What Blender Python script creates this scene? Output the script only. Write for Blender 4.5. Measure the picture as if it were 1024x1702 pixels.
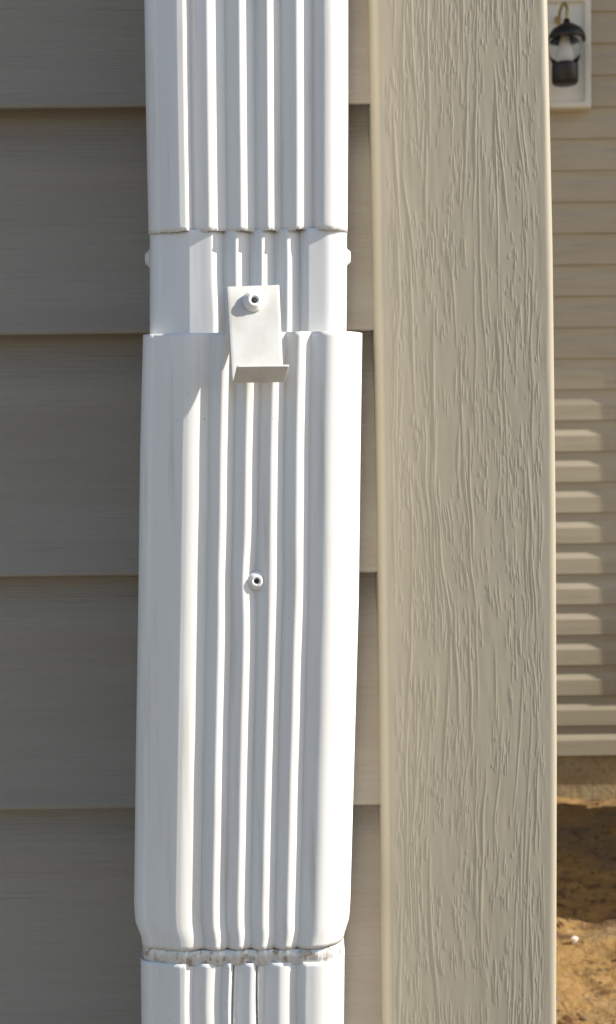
import bpy, bmesh, math, random
import numpy as np
from mathutils import Vector, Matrix
for o in list(bpy.data.objects): bpy.data.objects.remove(o)
scene = bpy.context.scene
R = math.radians

# ------------------------------------------------------------------ camera
CAM = Vector((0.0, -0.58, 1.20)); F = 2200.0
PITCH, ROLL = 3.2, -0.75
ROT = Matrix.Rotation(R(90 - PITCH), 3, 'X') @ Matrix.Rotation(R(ROLL), 3, 'Z')
cd = bpy.data.cameras.new('camera'); cam = bpy.data.objects.new('camera', cd)
scene.collection.objects.link(cam)
cam.matrix_world = Matrix.Translation(CAM) @ ROT.to_4x4()
cd.sensor_fit = 'VERTICAL'; cd.sensor_height = 24
cd.lens = 24 * F / 1702.0
cd.clip_start = 0.02; cd.clip_end = 300
cd.dof.use_dof = True; cd.dof.focus_distance = 0.53; cd.dof.aperture_fstop = 22
scene.camera = cam
scene.render.resolution_x, scene.render.resolution_y = 616, 1024

# ------------------------------------------------------------------ light
SUN = Vector((0.81, -0.108, 0.56)).normalized()
EXPOSURE = 1.27
w = bpy.data.worlds.new('World'); scene.world = w; w.use_nodes = True
nt = w.node_tree; bg = nt.nodes['Background']
sky = nt.nodes.new('ShaderNodeTexSky'); sky.sky_type = 'NISHITA'; sky.sun_disc = False
sky.sun_elevation = math.asin(SUN.z); sky.sun_rotation = math.atan2(SUN.x, SUN.y)
sky.dust_density = 1.0
nt.links.new(sky.outputs[0], bg.inputs[0]); bg.inputs[1].default_value = 0.064
sl = bpy.data.lights.new('sun', 'SUN'); sl.energy = 3.3; sl.angle = R(0.5); sl.color = (1.0, 0.95, 0.85)
so = bpy.data.objects.new('sun', sl); scene.collection.objects.link(so)
so.location = (2, -1, 4); so.rotation_euler = SUN.to_track_quat('Z', 'Y').to_euler()
scene.view_settings.view_transform = 'Standard'; scene.view_settings.look = 'None'
scene.view_settings.exposure = EXPOSURE; scene.view_settings.gamma = 1

# ------------------------------------------------------------------ helpers
def at(px, py, Y):
    """world point at depth plane y=Y seen at a measured photo position"""
    d = ROT @ Vector(((px - 512) / F, -(py - 851) / F, -1))
    return CAM + d * ((Y - CAM.y) / d.y)

def link(name, me, mat, parent=None, smooth=True):
    o = bpy.data.objects.new(name, me); scene.collection.objects.link(o)
    if mat: me.materials.append(mat)
    if smooth and len(me.polygons): me.polygons.foreach_set('use_smooth', [True] * len(me.polygons))
    if parent: o.parent = parent
    return o
def from_py(name, v, f, mat, parent=None, smooth=True):
    me = bpy.data.meshes.new(name); me.from_pydata([tuple(map(float, p)) for p in v], [], f); me.update()
    return link(name, me, mat, parent, smooth)
def bm_obj(name, bm, mat, parent=None, smooth=False):
    bmesh.ops.recalc_face_normals(bm, faces=bm.faces)
    me = bpy.data.meshes.new(name); bm.to_mesh(me); bm.free()
    return link(name, me, mat, parent, smooth)
def grid_mesh(name, P, mat, parent=None, smooth=True, closed=False):
    """P: array (rows, cols, 3)"""
    r, c = P.shape[:2]
    me = bpy.data.meshes.new(name)
    idx = np.arange(r * c).reshape(r, c)
    if closed: idx = np.concatenate([idx, idx[:, :1]], 1)
    q = np.stack([idx[:-1, :-1], idx[:-1, 1:], idx[1:, 1:], idx[1:, :-1]], -1).reshape(-1, 4)
    n = len(q)
    me.vertices.add(r * c); me.vertices.foreach_set('co', P.reshape(-1).astype('f4'))
    me.loops.add(n * 4); me.loops.foreach_set('vertex_index', q.reshape(-1).astype('i4'))
    me.polygons.add(n); me.polygons.foreach_set('loop_start', np.arange(0, n * 4, 4, dtype='i4'))
    me.polygons.foreach_set('loop_total', np.full(n, 4, dtype='i4'))
    me.update(calc_edges=True); me.validate()
    return link(name, me, mat, parent, smooth)
def box(bm, x0, x1, y0, y1, z0, z1):
    vs = [bm.verts.new((x, y, z)) for x in (x0, x1) for y in (y0, y1) for z in (z0, z1)]
    for f in ((0,1,3,2),(4,6,7,5),(0,4,5,1),(2,3,7,6),(0,2,6,4),(1,5,7,3)): bm.faces.new([vs[i] for i in f])
def extr(bm, prof, x0, x1):
    """closed (y,z) outline drawn out along x"""
    a = [bm.verts.new((x0, y, z)) for y, z in prof]; b = [bm.verts.new((x1, y, z)) for y, z in prof]
    n = len(prof)
    for i in range(n): bm.faces.new((a[i], a[(i+1) % n], b[(i+1) % n], b[i]))
    bm.faces.new(a); bm.faces.new(b)
def thing(name, label, cat, loc=(0, 0, 0), group=None):
    o = bpy.data.objects.new(name, None); scene.collection.objects.link(o); o.location = loc
    o.empty_display_size = 0.05
    o['label'] = label; o['category'] = cat
    if group: o['group'] = group
    bpy.context.view_layer.update()
    return o
def tag(o, label, cat, group=None):
    o['label'] = label; o['category'] = cat
    if group: o['group'] = group
def solid(o, t, off=-1):
    m = o.modifiers.new('thickness', 'SOLIDIFY'); m.thickness = t; m.offset = off
def lathe(name, prof, mat, parent, M=Matrix.Identity(4), n=40, smooth=True):
    """prof: (radius, height) along local z"""
    v, f = [], []
    for r_, h in prof:
        for k in range(n):
            a = 2 * math.pi * k / n; v.append(M @ Vector((r_ * math.cos(a), r_ * math.sin(a), h)))
    for i in range(len(prof) - 1):
        for k in range(n):
            f.append((i*n+k, i*n+(k+1) % n, (i+1)*n+(k+1) % n, (i+1)*n+k))
    f.append(tuple(range(n))[::-1]); f.append(tuple((len(prof)-1)*n+k for k in range(n)))
    return from_py(name, v, f, mat, parent, smooth)

# value noise for geometry
def vnoise(x, y, seed=0):
    x = np.asarray(x, float); y = np.asarray(y, float)
    xi = np.floor(x).astype(np.int64); yi = np.floor(y).astype(np.int64)
    fx = x - xi; fy = y - yi
    fx = fx*fx*(3-2*fx); fy = fy*fy*(3-2*fy)
    def h(a, b):
        n = (a * 374761393 + b * 668265263 + seed * 974634777) & 0xffffffff
        n = ((n ^ (n >> 13)) * 1274126177) & 0xffffffff
        return ((n ^ (n >> 16)) & 0xffff) / 65535.0
    a = h(xi, yi)*(1-fx) + h(xi+1, yi)*fx; b = h(xi, yi+1)*(1-fx) + h(xi+1, yi+1)*fx
    return (a*(1-fy) + b*fy) * 2 - 1
def fbm(x, y, seed=0, o=4):
    s = 0; a = 1
    for k in range(o): s = s + a * vnoise(x * 2**k, y * 2**k, seed + k); a *= .5
    return s

# ------------------------------------------------------------------ materials
def mat(name, col, rough=.5, spec=.5, metal=0., var=None, bump=None):
    """var: (scale xyz, second colour, low, high, detail); bump: list of (scale xyz, distance, strength, detail)"""
    m = bpy.data.materials.new(name); m.use_nodes = True
    n = m.node_tree.nodes; l = m.node_tree.links; b = n['Principled BSDF']
    b.inputs['Base Color'].default_value = (*col, 1); b.inputs['Roughness'].default_value = rough
    b.inputs['Specular IOR Level'].default_value = spec; b.inputs['Metallic'].default_value = metal
    tc = n.new('ShaderNodeTexCoord')
    def noise(sc, det, r=.55):
        mp = n.new('ShaderNodeMapping'); mp.inputs['Scale'].default_value = sc
        l.new(tc.outputs['Object'], mp.inputs[0])
        t = n.new('ShaderNodeTexNoise'); t.inputs['Scale'].default_value = 1; t.inputs['Detail'].default_value = det
        t.inputs['Roughness'].default_value = r
        l.new(mp.outputs[0], t.inputs['Vector']); return t.outputs['Fac']
    last = None
    for sc, c2, lo, hi, det in (var or []):
        r = n.new('ShaderNodeMapRange'); r.inputs[1].default_value = lo; r.inputs[2].default_value = hi
        l.new(noise(sc, det), r.inputs[0])
        mx = n.new('ShaderNodeMix'); mx.data_type = 'RGBA'
        l.new(r.outputs[0], mx.inputs[0])
        if last is None: mx.inputs[6].default_value = (*col, 1)
        else: l.new(last, mx.inputs[6])
        mx.inputs[7].default_value = (*c2, 1); last = mx.outputs[2]
    if last is not None: l.new(last, b.inputs['Base Color'])
    pb = None
    for sc, dist, st, det in (bump or []):
        bp = n.new('ShaderNodeBump'); bp.inputs['Distance'].default_value = dist; bp.inputs['Strength'].default_value = st
        l.new(noise(sc, det), bp.inputs['Height'])
        if pb is not None: l.new(pb, bp.inputs['Normal'])
        pb = bp.outputs[0]
    if pb is not None: l.new(pb, b.inputs['Normal'])
    return m
M_white = mat('white_paint', (.86, .85, .83), .38, .5,
    var=[((40, 40, 9), (.81, .795, .765), .45, .75, 4), ((260, 260, 14), (.66, .63, .57), .56, .82, 4), ((700, 700, 600), (.45, .40, .33), .79, .83, 1)],
    bump=[((60, 60, 10), .0006, .35, 2), ((1500, 1500, 1500), .00003, .4, 2)])
M_conn = mat('white_paint_connector', (.85, .85, .84), .3, .5,
    var=[((40, 40, 9), (.79, .79, .79), .45, .75, 4)], bump=[((80, 80, 14), .0008, .45, 2)])
M_bare = mat('crimped_metal', (.80, .78, .76), .28, .5, .35,
    var=[((300, 300, 200), (.42, .35, .28), .52, .66, 3)], bump=[((500, 100, 200), .0006, .8, 2)])
M_clip = mat('clip_paint', (.70, .69, .665), .45, .4, var=[((90, 90, 60), (.60, .58, .54), .45, .7, 3)],
    bump=[((300, 300, 300), .0002, .3, 3)])
M_hole = mat('dark_socket', (.02, .02, .022), .6)
M_vinyl = mat('beige_vinyl', (.365, .315, .25), .5, .4,
    var=[((5, 30, 60), (.33, .28, .22), .4, .7, 5), ((30, 200, 900), (.30, .255, .20), .55, .8, 4)],
    bump=[((25, 300, 900), .0006, .7, 5), ((4, 10, 9), .004, .4, 2)])
M_trim = mat('embossed_trim', (.385, .345, .268), .48, .4,
    var=[((8, 8, 4), (.365, .328, .25), .4, .7, 4)], bump=[((900, 900, 900), .00006, .4, 2)])
M_far = mat('far_siding', (.45, .39, .285), .55, .3,
    var=[((1.5, 3, 2), (.405, .35, .255), .4, .7, 4), ((6, 40, 60), (.365, .315, .225), .5, .8, 4)],
    bump=[((6, 40, 80), .001, .5, 4)])
M_found = mat('concrete', (.46, .37, .22), .9, .2,
    var=[((6, 6, 9), (.34, .26, .15), .4, .65, 5), ((60, 60, 60), (.28, .22, .14), .55, .7, 4)],
    bump=[((60, 60, 60), .004, .6, 5)])
M_soil = mat('sandy_soil', (.27, .165, .065), .95, .1,
    var=[((2.6, 2.6, 1), (.20, .145, .085), .47, .60, 6), ((7, 7, 2), (.11, .065, .035), .56, .64, 6),
         ((45, 45, 20), (.09, .06, .03), .60, .66, 5), ((30, 30, 20), (.32, .23, .13), .62, .70, 4)],
    bump=[((30, 30, 30), .02, .7, 6), ((160, 160, 160), .004, .8, 4)])
M_block = mat('mount_block', (.74, .71, .62), .5, .4, var=[((9, 9, 9), (.66, .63, .54), .4, .7, 3)])
M_black = mat('black_enamel', (.014, .011, .009), .4, .5, bump=[((60, 60, 60), .001, .3, 2)])
M_brass = mat('brass', (.45, .33, .14), .4, .5, .7)
M_bulb = mat('frosted_bulb', (.80, .76, .72), .5, .4)
M_stone = mat('pale_stone', (.75, .68, .60), .7, .3, var=[((80, 80, 80), (.6, .5, .42), .4, .6, 3)])
M_crumb = mat('dark_crumbs', (.09, .06, .035), .95, .1, var=[((20, 20, 20), (.22, .16, .10), .4, .6, 2)])
M_leaf = mat('dead_leaf', (.10, .045, .022), .8, .2)
M_roof = mat('shingles', (.10, .09, .08), .9, .2, bump=[((30, 4, 30), .01, .6, 4)])
M_steel = mat('grey_steel', (.30, .31, .30), .5, .4)
M_glass = bpy.data.materials.new('clear_glass'); M_glass.use_nodes = True
_b = M_glass.node_tree.nodes['Principled BSDF']
_b.inputs['Transmission Weight'].default_value = 1; _b.inputs['Roughness'].default_value = .08
_b.inputs['Base Color'].default_value = (.93, .95, .95, 1); _b.inputs['IOR'].default_value = 1.2

# ------------------------------------------------------------------ ground
def lines(a, b, fine0, fine1, sf, sc):
    return np.concatenate([np.arange(a, fine0, sc), np.arange(fine0, fine1, sf), np.arange(fine1, b + sc, sc)])
gx = lines(-60, 60, .1, 1.7, .012, 1.5); gy = lines(-60, 60, 1.7, 3.8, .012, 1.5)
GX, GY = np.meshgrid(gx, gy)
near = np.exp(-np.clip(np.maximum(np.abs(GX - .9) - .7, np.abs(GY - 2.75) - .9), 0, None) * 4)
def soil_h(x, y):
    return (.012 * fbm(x * 5, y * 5, 3, 3) + .007 * fbm(x * 22, y * 22, 9, 4)
            + .004 * np.clip((y - 3.25) / .5, 0, 1) ** 1.6)
GZ = np.where(near > .01, soil_h(GX, np.minimum(GY, 3.75)) * near, 0) - (1 - near) * .015
g = grid_mesh('ground', np.stack([GX, GY, GZ], -1), M_soil); g['kind'] = 'structure'

# unseen concrete slab added under the camera for neutral bounced light
bm = bmesh.new(); box(bm, -7, 3.2, -4.5, -.12, -.06, .012)
M_bounce = mat('bounce_concrete', (.14, .125, .10), .9, .2, var=[((3, 3, 3), (.14, .125, .10), .4, .7, 6)])
o = bm_obj('bounce_slab', bm, M_bounce); o['kind'] = 'structure'
# ------------------------------------------------------------------ near house
YW = 0.0
corner_x = at(918, 1000, -.020).x
house = thing('house', 'nearest house wall of wide beige lap siding ending in a wood-grained corner post', 'house', (0, 0, 0))
lap_z = [at(120, y, -.012).z for y in (178, 556, 957, 1345)]
zs = [lap_z[0] + .101 * k for k in range(14, 0, -1)] + lap_z + [lap_z[3] - .101 * k for k in range(1, 7)]
prof = []
for i, z in enumerate(zs):                       # z = lower edge of each course
    top = zs[i-1] if i else z + .101
    prof += [(-.0005, top + .0115), (-.0002, top - .005), (-.0012, top - .010), (-.0045, top - .017), (-.0065, top - .026), (-.0118, z + .0026), (-.0126, z + .0014), (-.0124, z + .0003), (-.0116, z - .0001), (-.0108, z), (-.0100, z + .003), (-.0096, z + .0120)]
    # next course's upper edge starts in the recess below this lip
prof = [(y, z) for y, z in prof]
bm = bmesh.new()
xs = np.concatenate([np.arange(-4.0, -.4, .3), np.arange(-.4, corner_x - .020, .01)])
rows = np.zeros((len(prof), len(xs), 3))
for i, (y, z) in enumerate(prof):
    rows[i, :, 0] = xs; rows[i, :, 1] = y + .0006 * fbm(xs * 6, xs * 0 + z * 8, 5, 2); rows[i, :, 2] = z + .0006 * vnoise(xs * 4, xs * 0 + round(z, 1) * 9, 8)
bm.free()
wall = grid_mesh('wall', rows[:, ::-1], M_vinyl, house, smooth=False)
bm = bmesh.new(); box(bm, -4, corner_x - .03, .004, .10, .10, 2.62); bm_obj('sheathing', bm, M_found, house)
bm = bmesh.new(); box(bm, -4, corner_x - .01, .012, 3.0, -.05, zs[-1] - .003); bm_obj('foundation', bm, M_found, house)
# side wall of the house, running back from the corner
bm = bmesh.new(); 
sp = []
for k in range(24):
    z = zs[-1] + .101 * k
    sp += [(corner_x - .004, z + .101), (corner_x + .008 - .012, z + .099), (corner_x - .002, z + .002), (corner_x - .006, z)]
a = [bm.verts.new((x, .075, z)) for x, z in sp]; b = [bm.verts.new((x, 3.0, z)) for x, z in sp]
for i in range(len(sp) - 1): bm.faces.new((a[i], b[i], b[i+1], a[i+1]))
bm_obj('side_wall', bm, M_vinyl, house)

# corner post: embossed face as real relief
ztop, zbot = at(760, -700, -.02).z, at(760, 2500, -.02).z
pts = []
def edge_fn(samples, Y):
    P = [at(x, y, Y) for x, y in samples]; P.sort(key=lambda p: p.z)
    zz = [p.z for p in P]; xx = [p.x for p in P]
    def f(z):
        z = np.asarray(z, float)
        r = np.interp(z, zz, xx)
        lo = xx[0] + (z - zz[0]) * (xx[-1] - xx[0]) / (zz[-1] - zz[0]); hi = xx[-1] + (z - zz[-1]) * (xx[-1] - xx[0]) / (zz[-1] - zz[0])
        return np.where(z < zz[0], lo, np.where(z > zz[-1], hi, r))
    return f
PT = -.0195
tl = edge_fn([(612, 0), (619, 420), (626, 850), (631, 1250), (635, 1702)], PT + .008)
tr = edge_fn([(905, 0), (914, 420), (919, 850), (921, 1250), (920, 1702)], PT + .010)
STEP = .00038
z_in0, z_in1 = at(760, 1760, PT).z, at(760, -60, PT).z
Z = np.concatenate([np.linspace(.12, z_in0, 60)[:-1], np.arange(z_in0, z_in1, STEP), np.linspace(z_in1, 2.62, 60)])
nface = 350
U = np.linspace(0, 1, nface)
# relief: short strokes and long wandering grain lines
W = .0735
rng = np.random.RandomState(7)
nz, nu = int((z_in1 - z_in0) / STEP), nface
H = np.zeros((nz, nu)); zz = z_in0 + np.arange(nz) * STEP; xx = U * W
def warp(x, z):
    return .0012 * np.sin(z * 17 + x * 40) + .0030 * vnoise(x * 30, z * 11, 21) + .0007 * vnoise(x * 60, z * 55, 22)
def stroke(x0, z0, L, wd, amp, follow=1.0):
    n = max(6, int(L / STEP)); i0 = int((z0 - z_in0) / STEP)
    lean_ = rng.normal(0, .035)
    ks = np.arange(max(0, i0), min(nz, i0 + n))
    if not len(ks): return
    zc = zz[ks]; t = (ks - i0) / n
    xc = x0 + follow * (warp(x0, zc) - warp(x0, z0)) + lean_ * (zc - z0) + .00018 * vnoise(zc * 80, x0 * 999 + zc * 0, 31)
    prof = np.sin(np.pi * np.clip(t, 0, 1)) ** .45 * amp
    for k, c, a_ in zip(ks, xc, prof):
        j0 = max(0, int((c - 3*wd) / W * (nu-1))); j1 = min(nu, int((c + 3*wd) / W * (nu-1)) + 2)
        if j1 > j0: H[k, j0:j1] = np.maximum(H[k, j0:j1], a_ * np.exp(-np.abs((xx[j0:j1] - c) / np.where(xx[j0:j1] < c, .7 * wd, 1.7 * wd)) ** 1.7))
for i in range(110):                                # long grain lines
    stroke(rng.uniform(.002, W - .001), rng.uniform(z_in0 - .06, z_in1), rng.uniform(.02, .11), rng.uniform(.00020, .00032), rng.uniform(.00010, .00020))
for i in range(3500):                              # short pores, in loose clusters
    x0 = rng.uniform(.001, W - .001); z0 = rng.uniform(z_in0, z_in1)
    if vnoise(x0 * 120, z0 * 70, 77) + .15 < rng.uniform(-.45, .45): continue
    stroke(x0, z0, rng.uniform(.0025, .012), rng.uniform(.00015, .00026), rng.uniform(.00006, .00016))
edge = np.clip(np.minimum(xx - .001, W - .0015 - xx) / .002, 0, 1)
H *= edge[None]
H += .00006 * fbm(xx[None] * 300 + 0 * zz[:, None], zz[:, None] * 60, 40, 2)
Hall = np.zeros((len(Z), nu)); k0 = 59; Hall[k0:k0 + nz] = H[:min(nz, len(Z) - k0)]
# outside the frame the emboss repeats coarsely (same moulding run)
XL, XR = tl(Z), tr(Z)
cols = []
def col(x, y): cols.append(np.stack([x, np.broadcast_to(y, x.shape), Z], -1))
rl = .0045; rr = .0035
col(XL - .0005, -.001); col(XL, PT + .012)
for k in range(7):                                 # soft left shoulder
    a_ = k / 7 * math.pi / 2
    col(XL + rl * (1 - math.cos(a_)), PT + .0080 * (1 - math.sin(a_)) + .0006)
for j in range(nu):
    x = XL + rl + (XR - XL - rl - rr) * U[j]
    bow = -.0006 * math.sin(math.pi * U[j]) + .0006
    cols.append(np.stack([x, PT + bow - Hall[:, j], Z], -1))
for k in range(1, 9):
    a_ = k / 8 * math.pi / 2
    col(XR - rr * (1 - math.sin(a_)), PT + .0006 + rr * (1 - math.cos(a_)))
col(XR, .075); col(XR - .022, .076)
trim = grid_mesh('corner_post', np.stack(cols, 1), M_trim, house)

# ------------------------------------------------------------------ downspout
spout = thing('downspout', 'white ribbed metal downspout fixed to the beige siding beside the corner post', 'downspout',
              (at(420, 900, -.03).x, -.035, 0))
SPI = Matrix.Translation(-Vector(spout.location))
def local(o):       # geometry written in world space, stored relative to the thing's base
    o.data.transform(SPI); return o

def pipe(name, m, rows, Yf, py0, py1, grooves, D, rc, back=-.012, rcl=.005, pw=1.6, lean=(.2, .0030), lf=.07, rf=.085, wob=0, dent=None, rag=0, neck=None, step=.0018, thick=.00045, par=spout, ripple=0, pinch=()):
    ly = [(x, y) for y, x, _ in rows]; ry = [(x, y) for y, _, x in rows]
    fl, fr = edge_fn(ly, Yf + rcl + lean[1]), edge_fn(ry, Yf + rc * .7)
    z1, z0 = at(420, py0, Yf).z, at(420, py1, Yf).z
    zz = np.linspace(z0, z1, max(8, int((z1 - z0) / step)))
    g = np.array(grooves)
    out = []
    def depth(u, z):
        gg = g + wob * np.array([vnoise(z * 45 + 7 * k, 3.3 * k, 60 + k) * .012 for k in range(len(g))])
        if dent:
            zd, ud, amt = dent
            e = math.exp(-((z - zd) / .012) ** 2); gg = gg + amt * e * np.sign(gg - ud) * np.exp(-((gg - ud) / .12) ** 2)
        d = np.zeros_like(u)
        for a_, b_ in zip(gg[:-1], gg[1:]):
            mk = (u >= a_) & (u <= b_); s = (u[mk] - a_) / (b_ - a_)
            d[mk] = D * np.abs(2*s - 1) ** pw
        mk = (u < gg[0]) & (u > gg[0] - lf); d[mk] = D * ((u[mk] - gg[0] + lf) / lf) ** 1.7
        mk = (u > gg[-1]) & (u < gg[-1] + rf); d[mk] = D * ((gg[-1] + rf - u[mk]) / rf) ** 1.9
        for pu in pinch:
            d = d + .0032 * np.exp(-((u - pu - .004 * math.sin(z * 90 + pu * 40)) / .007) ** 2)
        if dent:
            d = d + .0012 * e * np.exp(-((u - ud) / .03) ** 2)
        return d
    nf = 230
    for z in zz:
        xl, xr = float(fl(z)), float(fr(z)); Wd = xr - xl
        cin = 0.
        ys = 0.
        if neck:                                    # end swaged inward
            t = np.clip((neck[0] - z) / (neck[0] - z0), 0, 1) ** 1.5; ys = neck[1] * t
        u0, u1 = rcl / Wd, 1 - rc / Wd
        P = []
        for k in range(16):
            a_ = k / 16 * math.pi / 2
            uu = np.array([(rcl * (1 - math.cos(a_))) / Wd]); P.append((xl + uu[0]*Wd, Yf + rcl * (1 - math.sin(a_)) + lean[1] + depth(uu, z)[0]))
        uu = np.linspace(u0, u1, nf); dd = depth(uu, z)
        crown = lean[1] * np.clip((lean[0] - uu) / (lean[0] - u0), 0, 1) ** 1.15
        P += list(zip(xl + uu * Wd, Yf + dd + crown))
        for k in range(1, 17):
            a_ = k / 16 * math.pi / 2
            P.append((xr - rc * (1 - math.sin(a_)), Yf + rc * (1 - math.cos(a_))))
        P += [(xr, Yf + (back - Yf) * s) for s in (.5, .8)]
        for k in range(5): P.append((xr - .006 * (1 - math.cos(k/4*math.pi/2)), back - .006 + .006 * math.sin(k/4*math.pi/2)))
        for k in range(5): P.append((xl + .006 * (1 - math.sin(k/4*math.pi/2)), back - .006 + .006 * math.cos(k/4*math.pi/2)))
        P += [(xl, Yf + (back - Yf) * s) for s in (.8, .5)]
        P = np.array(P); P[:, 1] += ys
        if ripple: P[:, 1] += ripple * (vnoise(P[:, 0] * 650, P[:, 0] * 0 + z * 150, 71) - 2.2 * math.sin((z - z0) / (z1 - z0) * math.pi))
        out.append(np.concatenate([P, np.full((len(P), 1), z)], 1))
    A = np.stack(out)                               # rows bottom -> top
    if rag:
        xs_ = A[0, :, 0]
        A[0, :, 2] += rag * (vnoise(xs_ * 420, xs_ * 0, 5) * .6 + vnoise(xs_ * 1400, xs_ * 0, 6) * .4)
        A[0, :, 1] += rag * .5 * vnoise(xs_ * 500, xs_ * 0 + 3, 7)
    o = grid_mesh(name, A, m, par, closed=True)
    solid(o, thick, 0)
    return local(o), A

YU, YC, YL, YB = -.0700, -.0688, -.0745, -.0716
up, _ = pipe('upper_pipe', M_white, [(0, 241, 578), (200, 244, 578), (383, 248, 577)], YU, -700, 383,
     [.224, .396, .541, .667, .826], .0032, .0085, lf=.03, rf=.06, pw=1.4, lean=(.165, .0030), rag=.0005)
con, _ = pipe('connector', M_conn, [(370, 250, 576), (460, 250, 576), (560, 250, 575)], YC, 380.5, 600,
     [.378, .506, .631, .765], .0034, .0085, lf=.06, rf=.045, pw=1.4, lean=(.21, .0026), wob=.5)
zsc = at(426, 964, YL).z
low, _ = pipe('lower_pipe', M_white, [(552, 239, 602), (750, 234, 599), (1000, 231, 596), (1250, 227, 589), (1500, 224, 582), (1530, 226, 580), (1556, 236, 572), (1580, 238, 569)],
     YL, 552, 1580, [.311, .425, .538, .652, .766], 0.0027, .0145, lf=.095, rf=.085, wob=.12, dent=(zsc, .545, .012), rag=.0003, neck=(at(420, 1545, YL).z, .0006))
bead, _ = pipe('crimp_bead', M_bare, [(1570, 238, 570), (1610, 238, 570)], YB - .0002, 1578, 1604,
     [.30, .42, .53, .645, .76], .0007, .012, lf=.06, rf=.05, wob=.4, step=.0005, rag=.0005, ripple=.00032)
bot, _ = pipe('bottom_pipe', M_white, [(1595, 235, 572), (1702, 236, 571), (1900, 236, 570)], YB - .0010, 1601, 2700,
     [.26, .40, .48, .60, 0.765], .0020, .012, lf=.04, rf=.05, wob=.7, pinch=(.455, .575), rag=.0006)


# crimp dimples along the bead: small upturned tabs of bare metal
# rivets
RIV = [(0, 0), (.0034, 0), (.0039, .0003), (.0039, .0008), (.0034, .0012), (.0030, .0014), (.0026, .0021), (.0020, .0025), (.0014, .0024), (.0011, .0016), (.0002, .0015)]
def rivet(par, p, nrm, s=1.0, tilt=None):
    q = nrm.normalized().to_track_quat('Z', 'Y'); M = Matrix.Translation(p) @ q.to_matrix().to_4x4() @ Matrix.Scale(s, 4)
    o = lathe('rivet', RIV, M_white, par, SPI @ M)
    lathe('rivet_core', [(.0010, .0010), (.00105, .0019), (.0004, .0021)], M_hole, o, SPI @ M, 6, False)
    return o
rivet(spout, at(426, 965, YL + .0019), Vector((.10, -1, -.02)), .92)
rivet(spout, Vector((at(246, 428, YC + .012).x  + .0009, YC + .016, at(246, 428, YC + .012).z)), Vector((-1, 0, 0)), .95)
rivet(spout, Vector((at(577, 425, YC + .012).x - .0009, YC + .016, at(577, 425, YC + .012).z)), Vector((1, 0, 0)), .95)

# hooked clip riveted over the joint
def clip():
    TL, TR = at(377, 477, -.0757), at(464, 474, -.0735)
    BL, BR = at(386, 634, -.0858), at(471, 633, -.0836)
    n = 14
    ctr = []                                        # (t along plate, outward, up) measured from the lower edge
    prof = [(1, 0, 0), (.75, 0, 0), (.5, 0, 0), (.25, 0, 0), (.06, 0, 0)]
    out = Vector((.02, -1, 0)); 
    P = []
    for t, o_, u_ in prof: P.append([BL.lerp(TL, t).lerp(BR.lerp(TR, t), s / n) for s in range(n + 1)])
    for o_, u_ in ((.0008, -.0002), (.0022, .0000), (.0048, .0018), (.0092, .0052)):
        P.append([BL.lerp(BR, s / n) + Vector((o_ * .25, -o_, u_)) for s in range(n + 1)])
    A = np.array([[tuple(v) for v in r_] for r_ in P])
    o = grid_mesh('clip', A, M_clip, spout, smooth=False); local(o); solid(o, .0009, 0)
    bv = o.modifiers.new('bevel', 'BEVEL'); bv.width = .0002; bv.segments = 2; bv.limit_method = 'ANGLE'
    nr = (TR - TL).cross(TL - BL).normalized()
    if nr.y > 0: nr = -nr
    c = at(421, 504, -.0755)
    d = (c - TL).dot(nr); c = c - nr * d + nr * .0005
    rivet(o, c, (nr + Vector((.08, 0, -.06))), 1.05)
    return o
clip()

# ------------------------------------------------------------------ far house
YF = 3.73
far = thing('house', 'background house with narrow beige horizontal siding above a stained foundation', 'house', (1.2, YF, 0))
FI = Matrix.Translation(-Vector(far.location))
def floc(o): o.data.transform(FI); return o
zb = at(985, 1255, YF).z; P52 = (at(985, 20, YF).z - zb) / 24.0
fz = []
for k in range(40):
    z = zb + P52 * k
    fz += [(-.0030, z), (-.0080, z + .0012), (-.0076, z + .052 * P52 / .102), (-.0012, z + .073 * P52 / .102), (-.0010, z + P52 - .0001)]
ftop = fz[-1][1]
bm = bmesh.new(); extr(bm, [(YF + y, z) for y, z in fz] + [(YF + .1, ftop), (YF + .1, zb)], -1.2, 7.0)
floc(bm_obj('wall', bm, M_far, far))
bm = bmesh.new(); box(bm, -1.2, 7.0, YF + .012, YF + .2, -.1, zb - .002); floc(bm_obj('foundation', bm, M_found, far))
# unseen roof overhang added to set where sunlight starts on the wall
zsh = at(985, 640, YF).z; ov = (ftop + .02 - zsh) * (-SUN.y / SUN.z) + .015
bm = bmesh.new(); extr(bm, [(YF - ov, ftop + .02), (YF - ov, ftop + .14), (YF + 3, ftop + 1.4), (YF + 3, ftop + .02)], -1.4, 7.2)
floc(bm_obj('roof', bm, M_roof, far))
# added unseen pilaster right of the view, casting an upright shadow edge
xb_ = at(1003, 900, YF - .009).x; zbb = at(1003, 1160, YF - .009).z; pb_ = .05
Xb = xb_ + (pb_ - .009) * SUN.x / -SUN.y; Zb = zbb + (pb_ - .009) * SUN.z / -SUN.y
bm = bmesh.new(); box(bm, Xb, Xb + .16, YF - pb_, YF - .02, Zb, ftop); floc(bm_obj('shade_board', bm, M_far, far))
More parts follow.
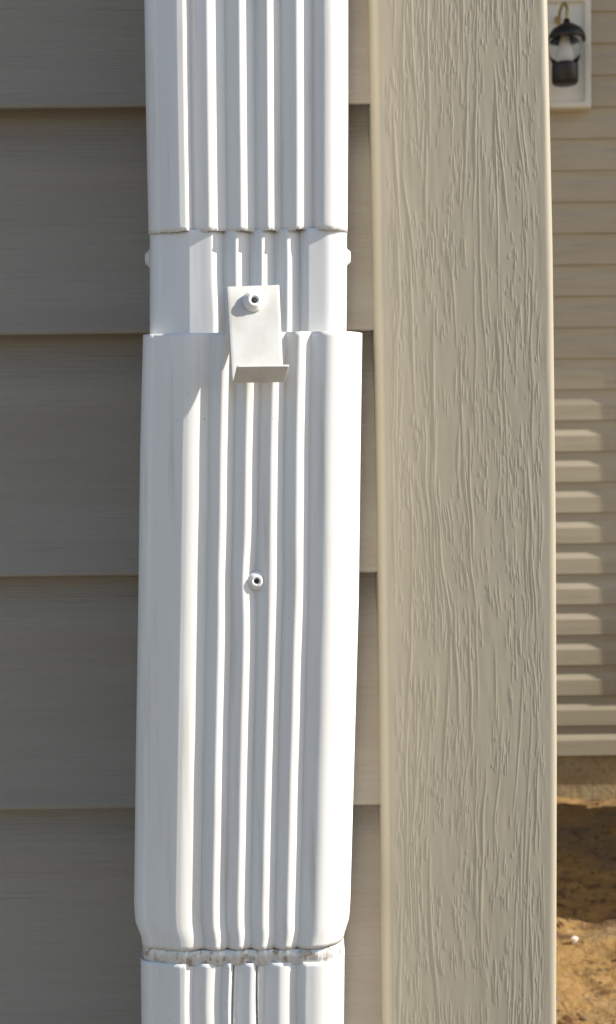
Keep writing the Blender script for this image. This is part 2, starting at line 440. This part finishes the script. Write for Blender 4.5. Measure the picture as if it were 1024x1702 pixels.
# mounting block behind the lantern
bl, br = at(894, 90, YF - .03), at(981, 90, YF - .03); bt, bb = at(940, -6, YF - .03).z, at(940, 181, YF - .03).z
bm = bmesh.new()
yb0, yb1 = YF - .020, YF - .045
def ring(i, y): return [bm.verts.new(p) for p in ((bl.x+i, y, bb+i), (br.x-i, y, bb+i), (br.x-i, y, bt-i), (bl.x+i, y, bt-i))]
rg = [ring(0, YF), ring(0, yb1 + .004), ring(.004, yb1), ring(.018, yb1), ring(.024, yb1 + .012)]
for a_, b_ in zip(rg[:-1], rg[1:]):
    for i in range(4): bm.faces.new((a_[i], a_[(i+1) % 4], b_[(i+1) % 4], b_[i]))
bm.faces.new(rg[-1]); floc(bm_obj('mounting_block', bm, M_block, far))

# ------------------------------------------------------------------ lantern
LY = YF - .14
lc = at(939, 90, LY); S = (LY - CAM.y) / F        # metres per photo pixel at the lantern
lan = thing('wall_lantern', 'black wall lantern with clear glass shade hanging on a pale mounting block', 'lantern', tuple(lc))
def lz(py): return at(939, py, LY).z - lc.z
I4 = Matrix.Identity(4)
lathe('cap', [(0.001, lz(31)), (5*S, lz(32)), (5.5*S, lz(38)), (12*S, lz(41)), (24*S, lz(49)), (30*S, lz(60)), (31*S, lz(68)), (29*S, lz(68)), (22*S, lz(56)), (1*S, lz(50))], M_black, lan, Matrix.Translation((3*S, 0, 0)))
gl = lathe('glass_shade', [(27*S, lz(64)), (28*S, lz(75)), (25*S, lz(92)), (19*S, lz(107))], M_glass, lan)
gl.data.polygons  # open tube: drop the two caps
bmx = bmesh.new(); bmx.from_mesh(gl.data); bmesh.ops.delete(bmx, geom=[f for f in bmx.faces if len(f.verts) > 4], context='FACES'); bmx.to_mesh(gl.data); bmx.free(); solid(gl, .002)
lathe('bulb', [(5*S, lz(64)), (8*S, lz(68)), (12*S, lz(82)), (17*S, lz(98)), (17*S, lz(104))], M_bulb, lan)
lathe('base', [(18*S, lz(105)), (21.5*S, lz(107)), (21.8*S, lz(112)), (21.5*S, lz(136)), (19*S, lz(140)), (10*S, lz(141))], M_black, lan)
# arm: curved brass tube from block to cap
cv = [Vector((-.002, .10, lz(22))), Vector((.0, .07, lz(4))), Vector((.004, .03, lz(0))), Vector((.008, .004, lz(14))), Vector((.006, 0, lz(33)))]
v, f = [], []
pts = []
for i in range(len(cv) - 1):
    for t in np.linspace(0, 1, 6)[:-1]:
        p0, p1, p2, p3 = cv[max(i-1, 0)], cv[i], cv[i+1], cv[min(i+2, len(cv)-1)]
        pts.append(.5*((2*p1)+(p2-p0)*t+(2*p0-5*p1+4*p2-p3)*t*t+(3*p1-p0-3*p2+p3)*t**3))
pts.append(cv[-1])
for i, p in enumerate(pts):
    d = (pts[min(i+1, len(pts)-1)] - pts[max(i-1, 0)]).normalized(); q = d.to_track_quat('Z', 'Y')
    for k in range(10):
        a_ = k / 10 * 2 * math.pi; v.append(p + q @ Vector((.005*math.cos(a_), .005*math.sin(a_), 0)))
for i in range(len(pts) - 1):
    for k in range(10): f.append((i*10+k, i*10+(k+1) % 10, (i+1)*10+(k+1) % 10, (i+1)*10+k))
from_py('arm', v, f, M_brass, lan)
lathe('wall_plate', [(.001, 0), (.011, 0), (.012, .003), (.009, .006), (.001, .008)], M_brass, lan,
      Matrix.Translation((-.002, LY * 0 + (YF - .034) - LY, lz(16))) @ Matrix.Rotation(R(90), 4, 'X'))

# ------------------------------------------------------------------ things on the soil
def ground_at(px, py):
    Y = 2.7
    for _ in range(12):
        p = at(px, py, Y); h = float(soil_h(p.x, Y)); d = p - CAM
        t = (CAM.z - h) / (CAM.z - p.z); Y = CAM.y + d.y * t
    return at(px, py, Y)
def rock(bm, c, r_, seed, flat=.7):
    rr_ = random.Random(seed)
    res = bmesh.ops.create_icosphere(bm, subdivisions=1, radius=1)
    s = (r_ * rr_.uniform(.8, 1.3), r_ * rr_.uniform(.8, 1.2), r_ * flat); a_ = rr_.uniform(0, 6.28)
    for v_ in res['verts']:
        k = rr_.uniform(.75, 1.1); x, y, z = v_.co.x*s[0]*k, v_.co.y*s[1]*k, v_.co.z*s[2]*k
        v_.co = (c[0] + x*math.cos(a_) - y*math.sin(a_), c[1] + x*math.sin(a_) + y*math.cos(a_), c[2] + z)
p = ground_at(955, 1566)
bm = bmesh.new(); rock(bm, (0, 0, 0), .011, 3, .9)
st = bm_obj('pebble', bm, M_stone, None); st.location = p + Vector((0, 0, .006)); tag(st, 'small white pebble lying alone on the sunlit orange soil', 'pebble')
bm = bmesh.new(); rnd = random.Random(5)
for i in range(3500):
    x, y = rnd.uniform(.25, 1.5), rnd.uniform(1.9, 3.6)
    if fbm(np.array([x * 6.]), np.array([y * 6.]), 91, 3)[0] < rnd.uniform(-.4, .5): continue
    rock(bm, (x, y, float(soil_h(x, y))), rnd.choice((.0025, .003, .004, .005, .007)), i)
cr = bm_obj('soil_crumbs', bm, M_crumb); cr['kind'] = 'stuff'; cr['label'] = 'dark crumbs and grit scattered over the sandy soil'
bm = bmesh.new()
for i in range(420):                               # leaf litter and twigs
    x, y = rnd.uniform(.3, 1.4), rnd.uniform(1.9, 3.6)
    if fbm(np.array([x * 3.]), np.array([y * 5.]), 55, 3)[0] < .1: continue
    a_ = rnd.uniform(0, 3.14); L = rnd.uniform(.006, .022); wd = L * rnd.uniform(.12, .4); z = float(soil_h(x, y)) + .004
    c_, s_ = math.cos(a_), math.sin(a_)
    vs = [bm.verts.new((x + c_*u - s_*v2, y + s_*u + c_*v2, z + dz)) for u, v2, dz in ((-L, 0, 0), (0, -wd, .003), (L, 0, .005), (0, wd, .002))]
    bm.faces.new(vs[:3]); bm.faces.new((vs[0], vs[2], vs[3]))
lf_ = bm_obj('leaf_litter', bm, M_leaf); lf_['kind'] = 'stuff'; lf_['label'] = 'reddish brown dead leaf bits on the soil'

# low unseen added cabinet just right of the view: its shade lies across the soil
e = ground_at(935, 1527); Xs = 1.32; Ys = e.y - (Xs - e.x) * (-SUN.y / SUN.x)
blk = thing('shade_box', 'added grey cabinet standing on the soil in front of the background house', 'blocker', (Xs + .3, (Ys + 3.5) / 2, 0))
CI = Matrix.Translation(-Vector(blk.location))
bm = bmesh.new(); box(bm, Xs, Xs + .6, Ys, 3.50, -.02, .72); o = bm_obj('box_body', bm, M_steel, blk); o.data.transform(CI)
bm = bmesh.new(); box(bm, Xs - .002, Xs + .62, Ys - .0, 3.52, .7202, .75); o = bm_obj('box_top', bm, M_steel, blk); o.data.transform(CI)

bpy.context.view_layer.update()
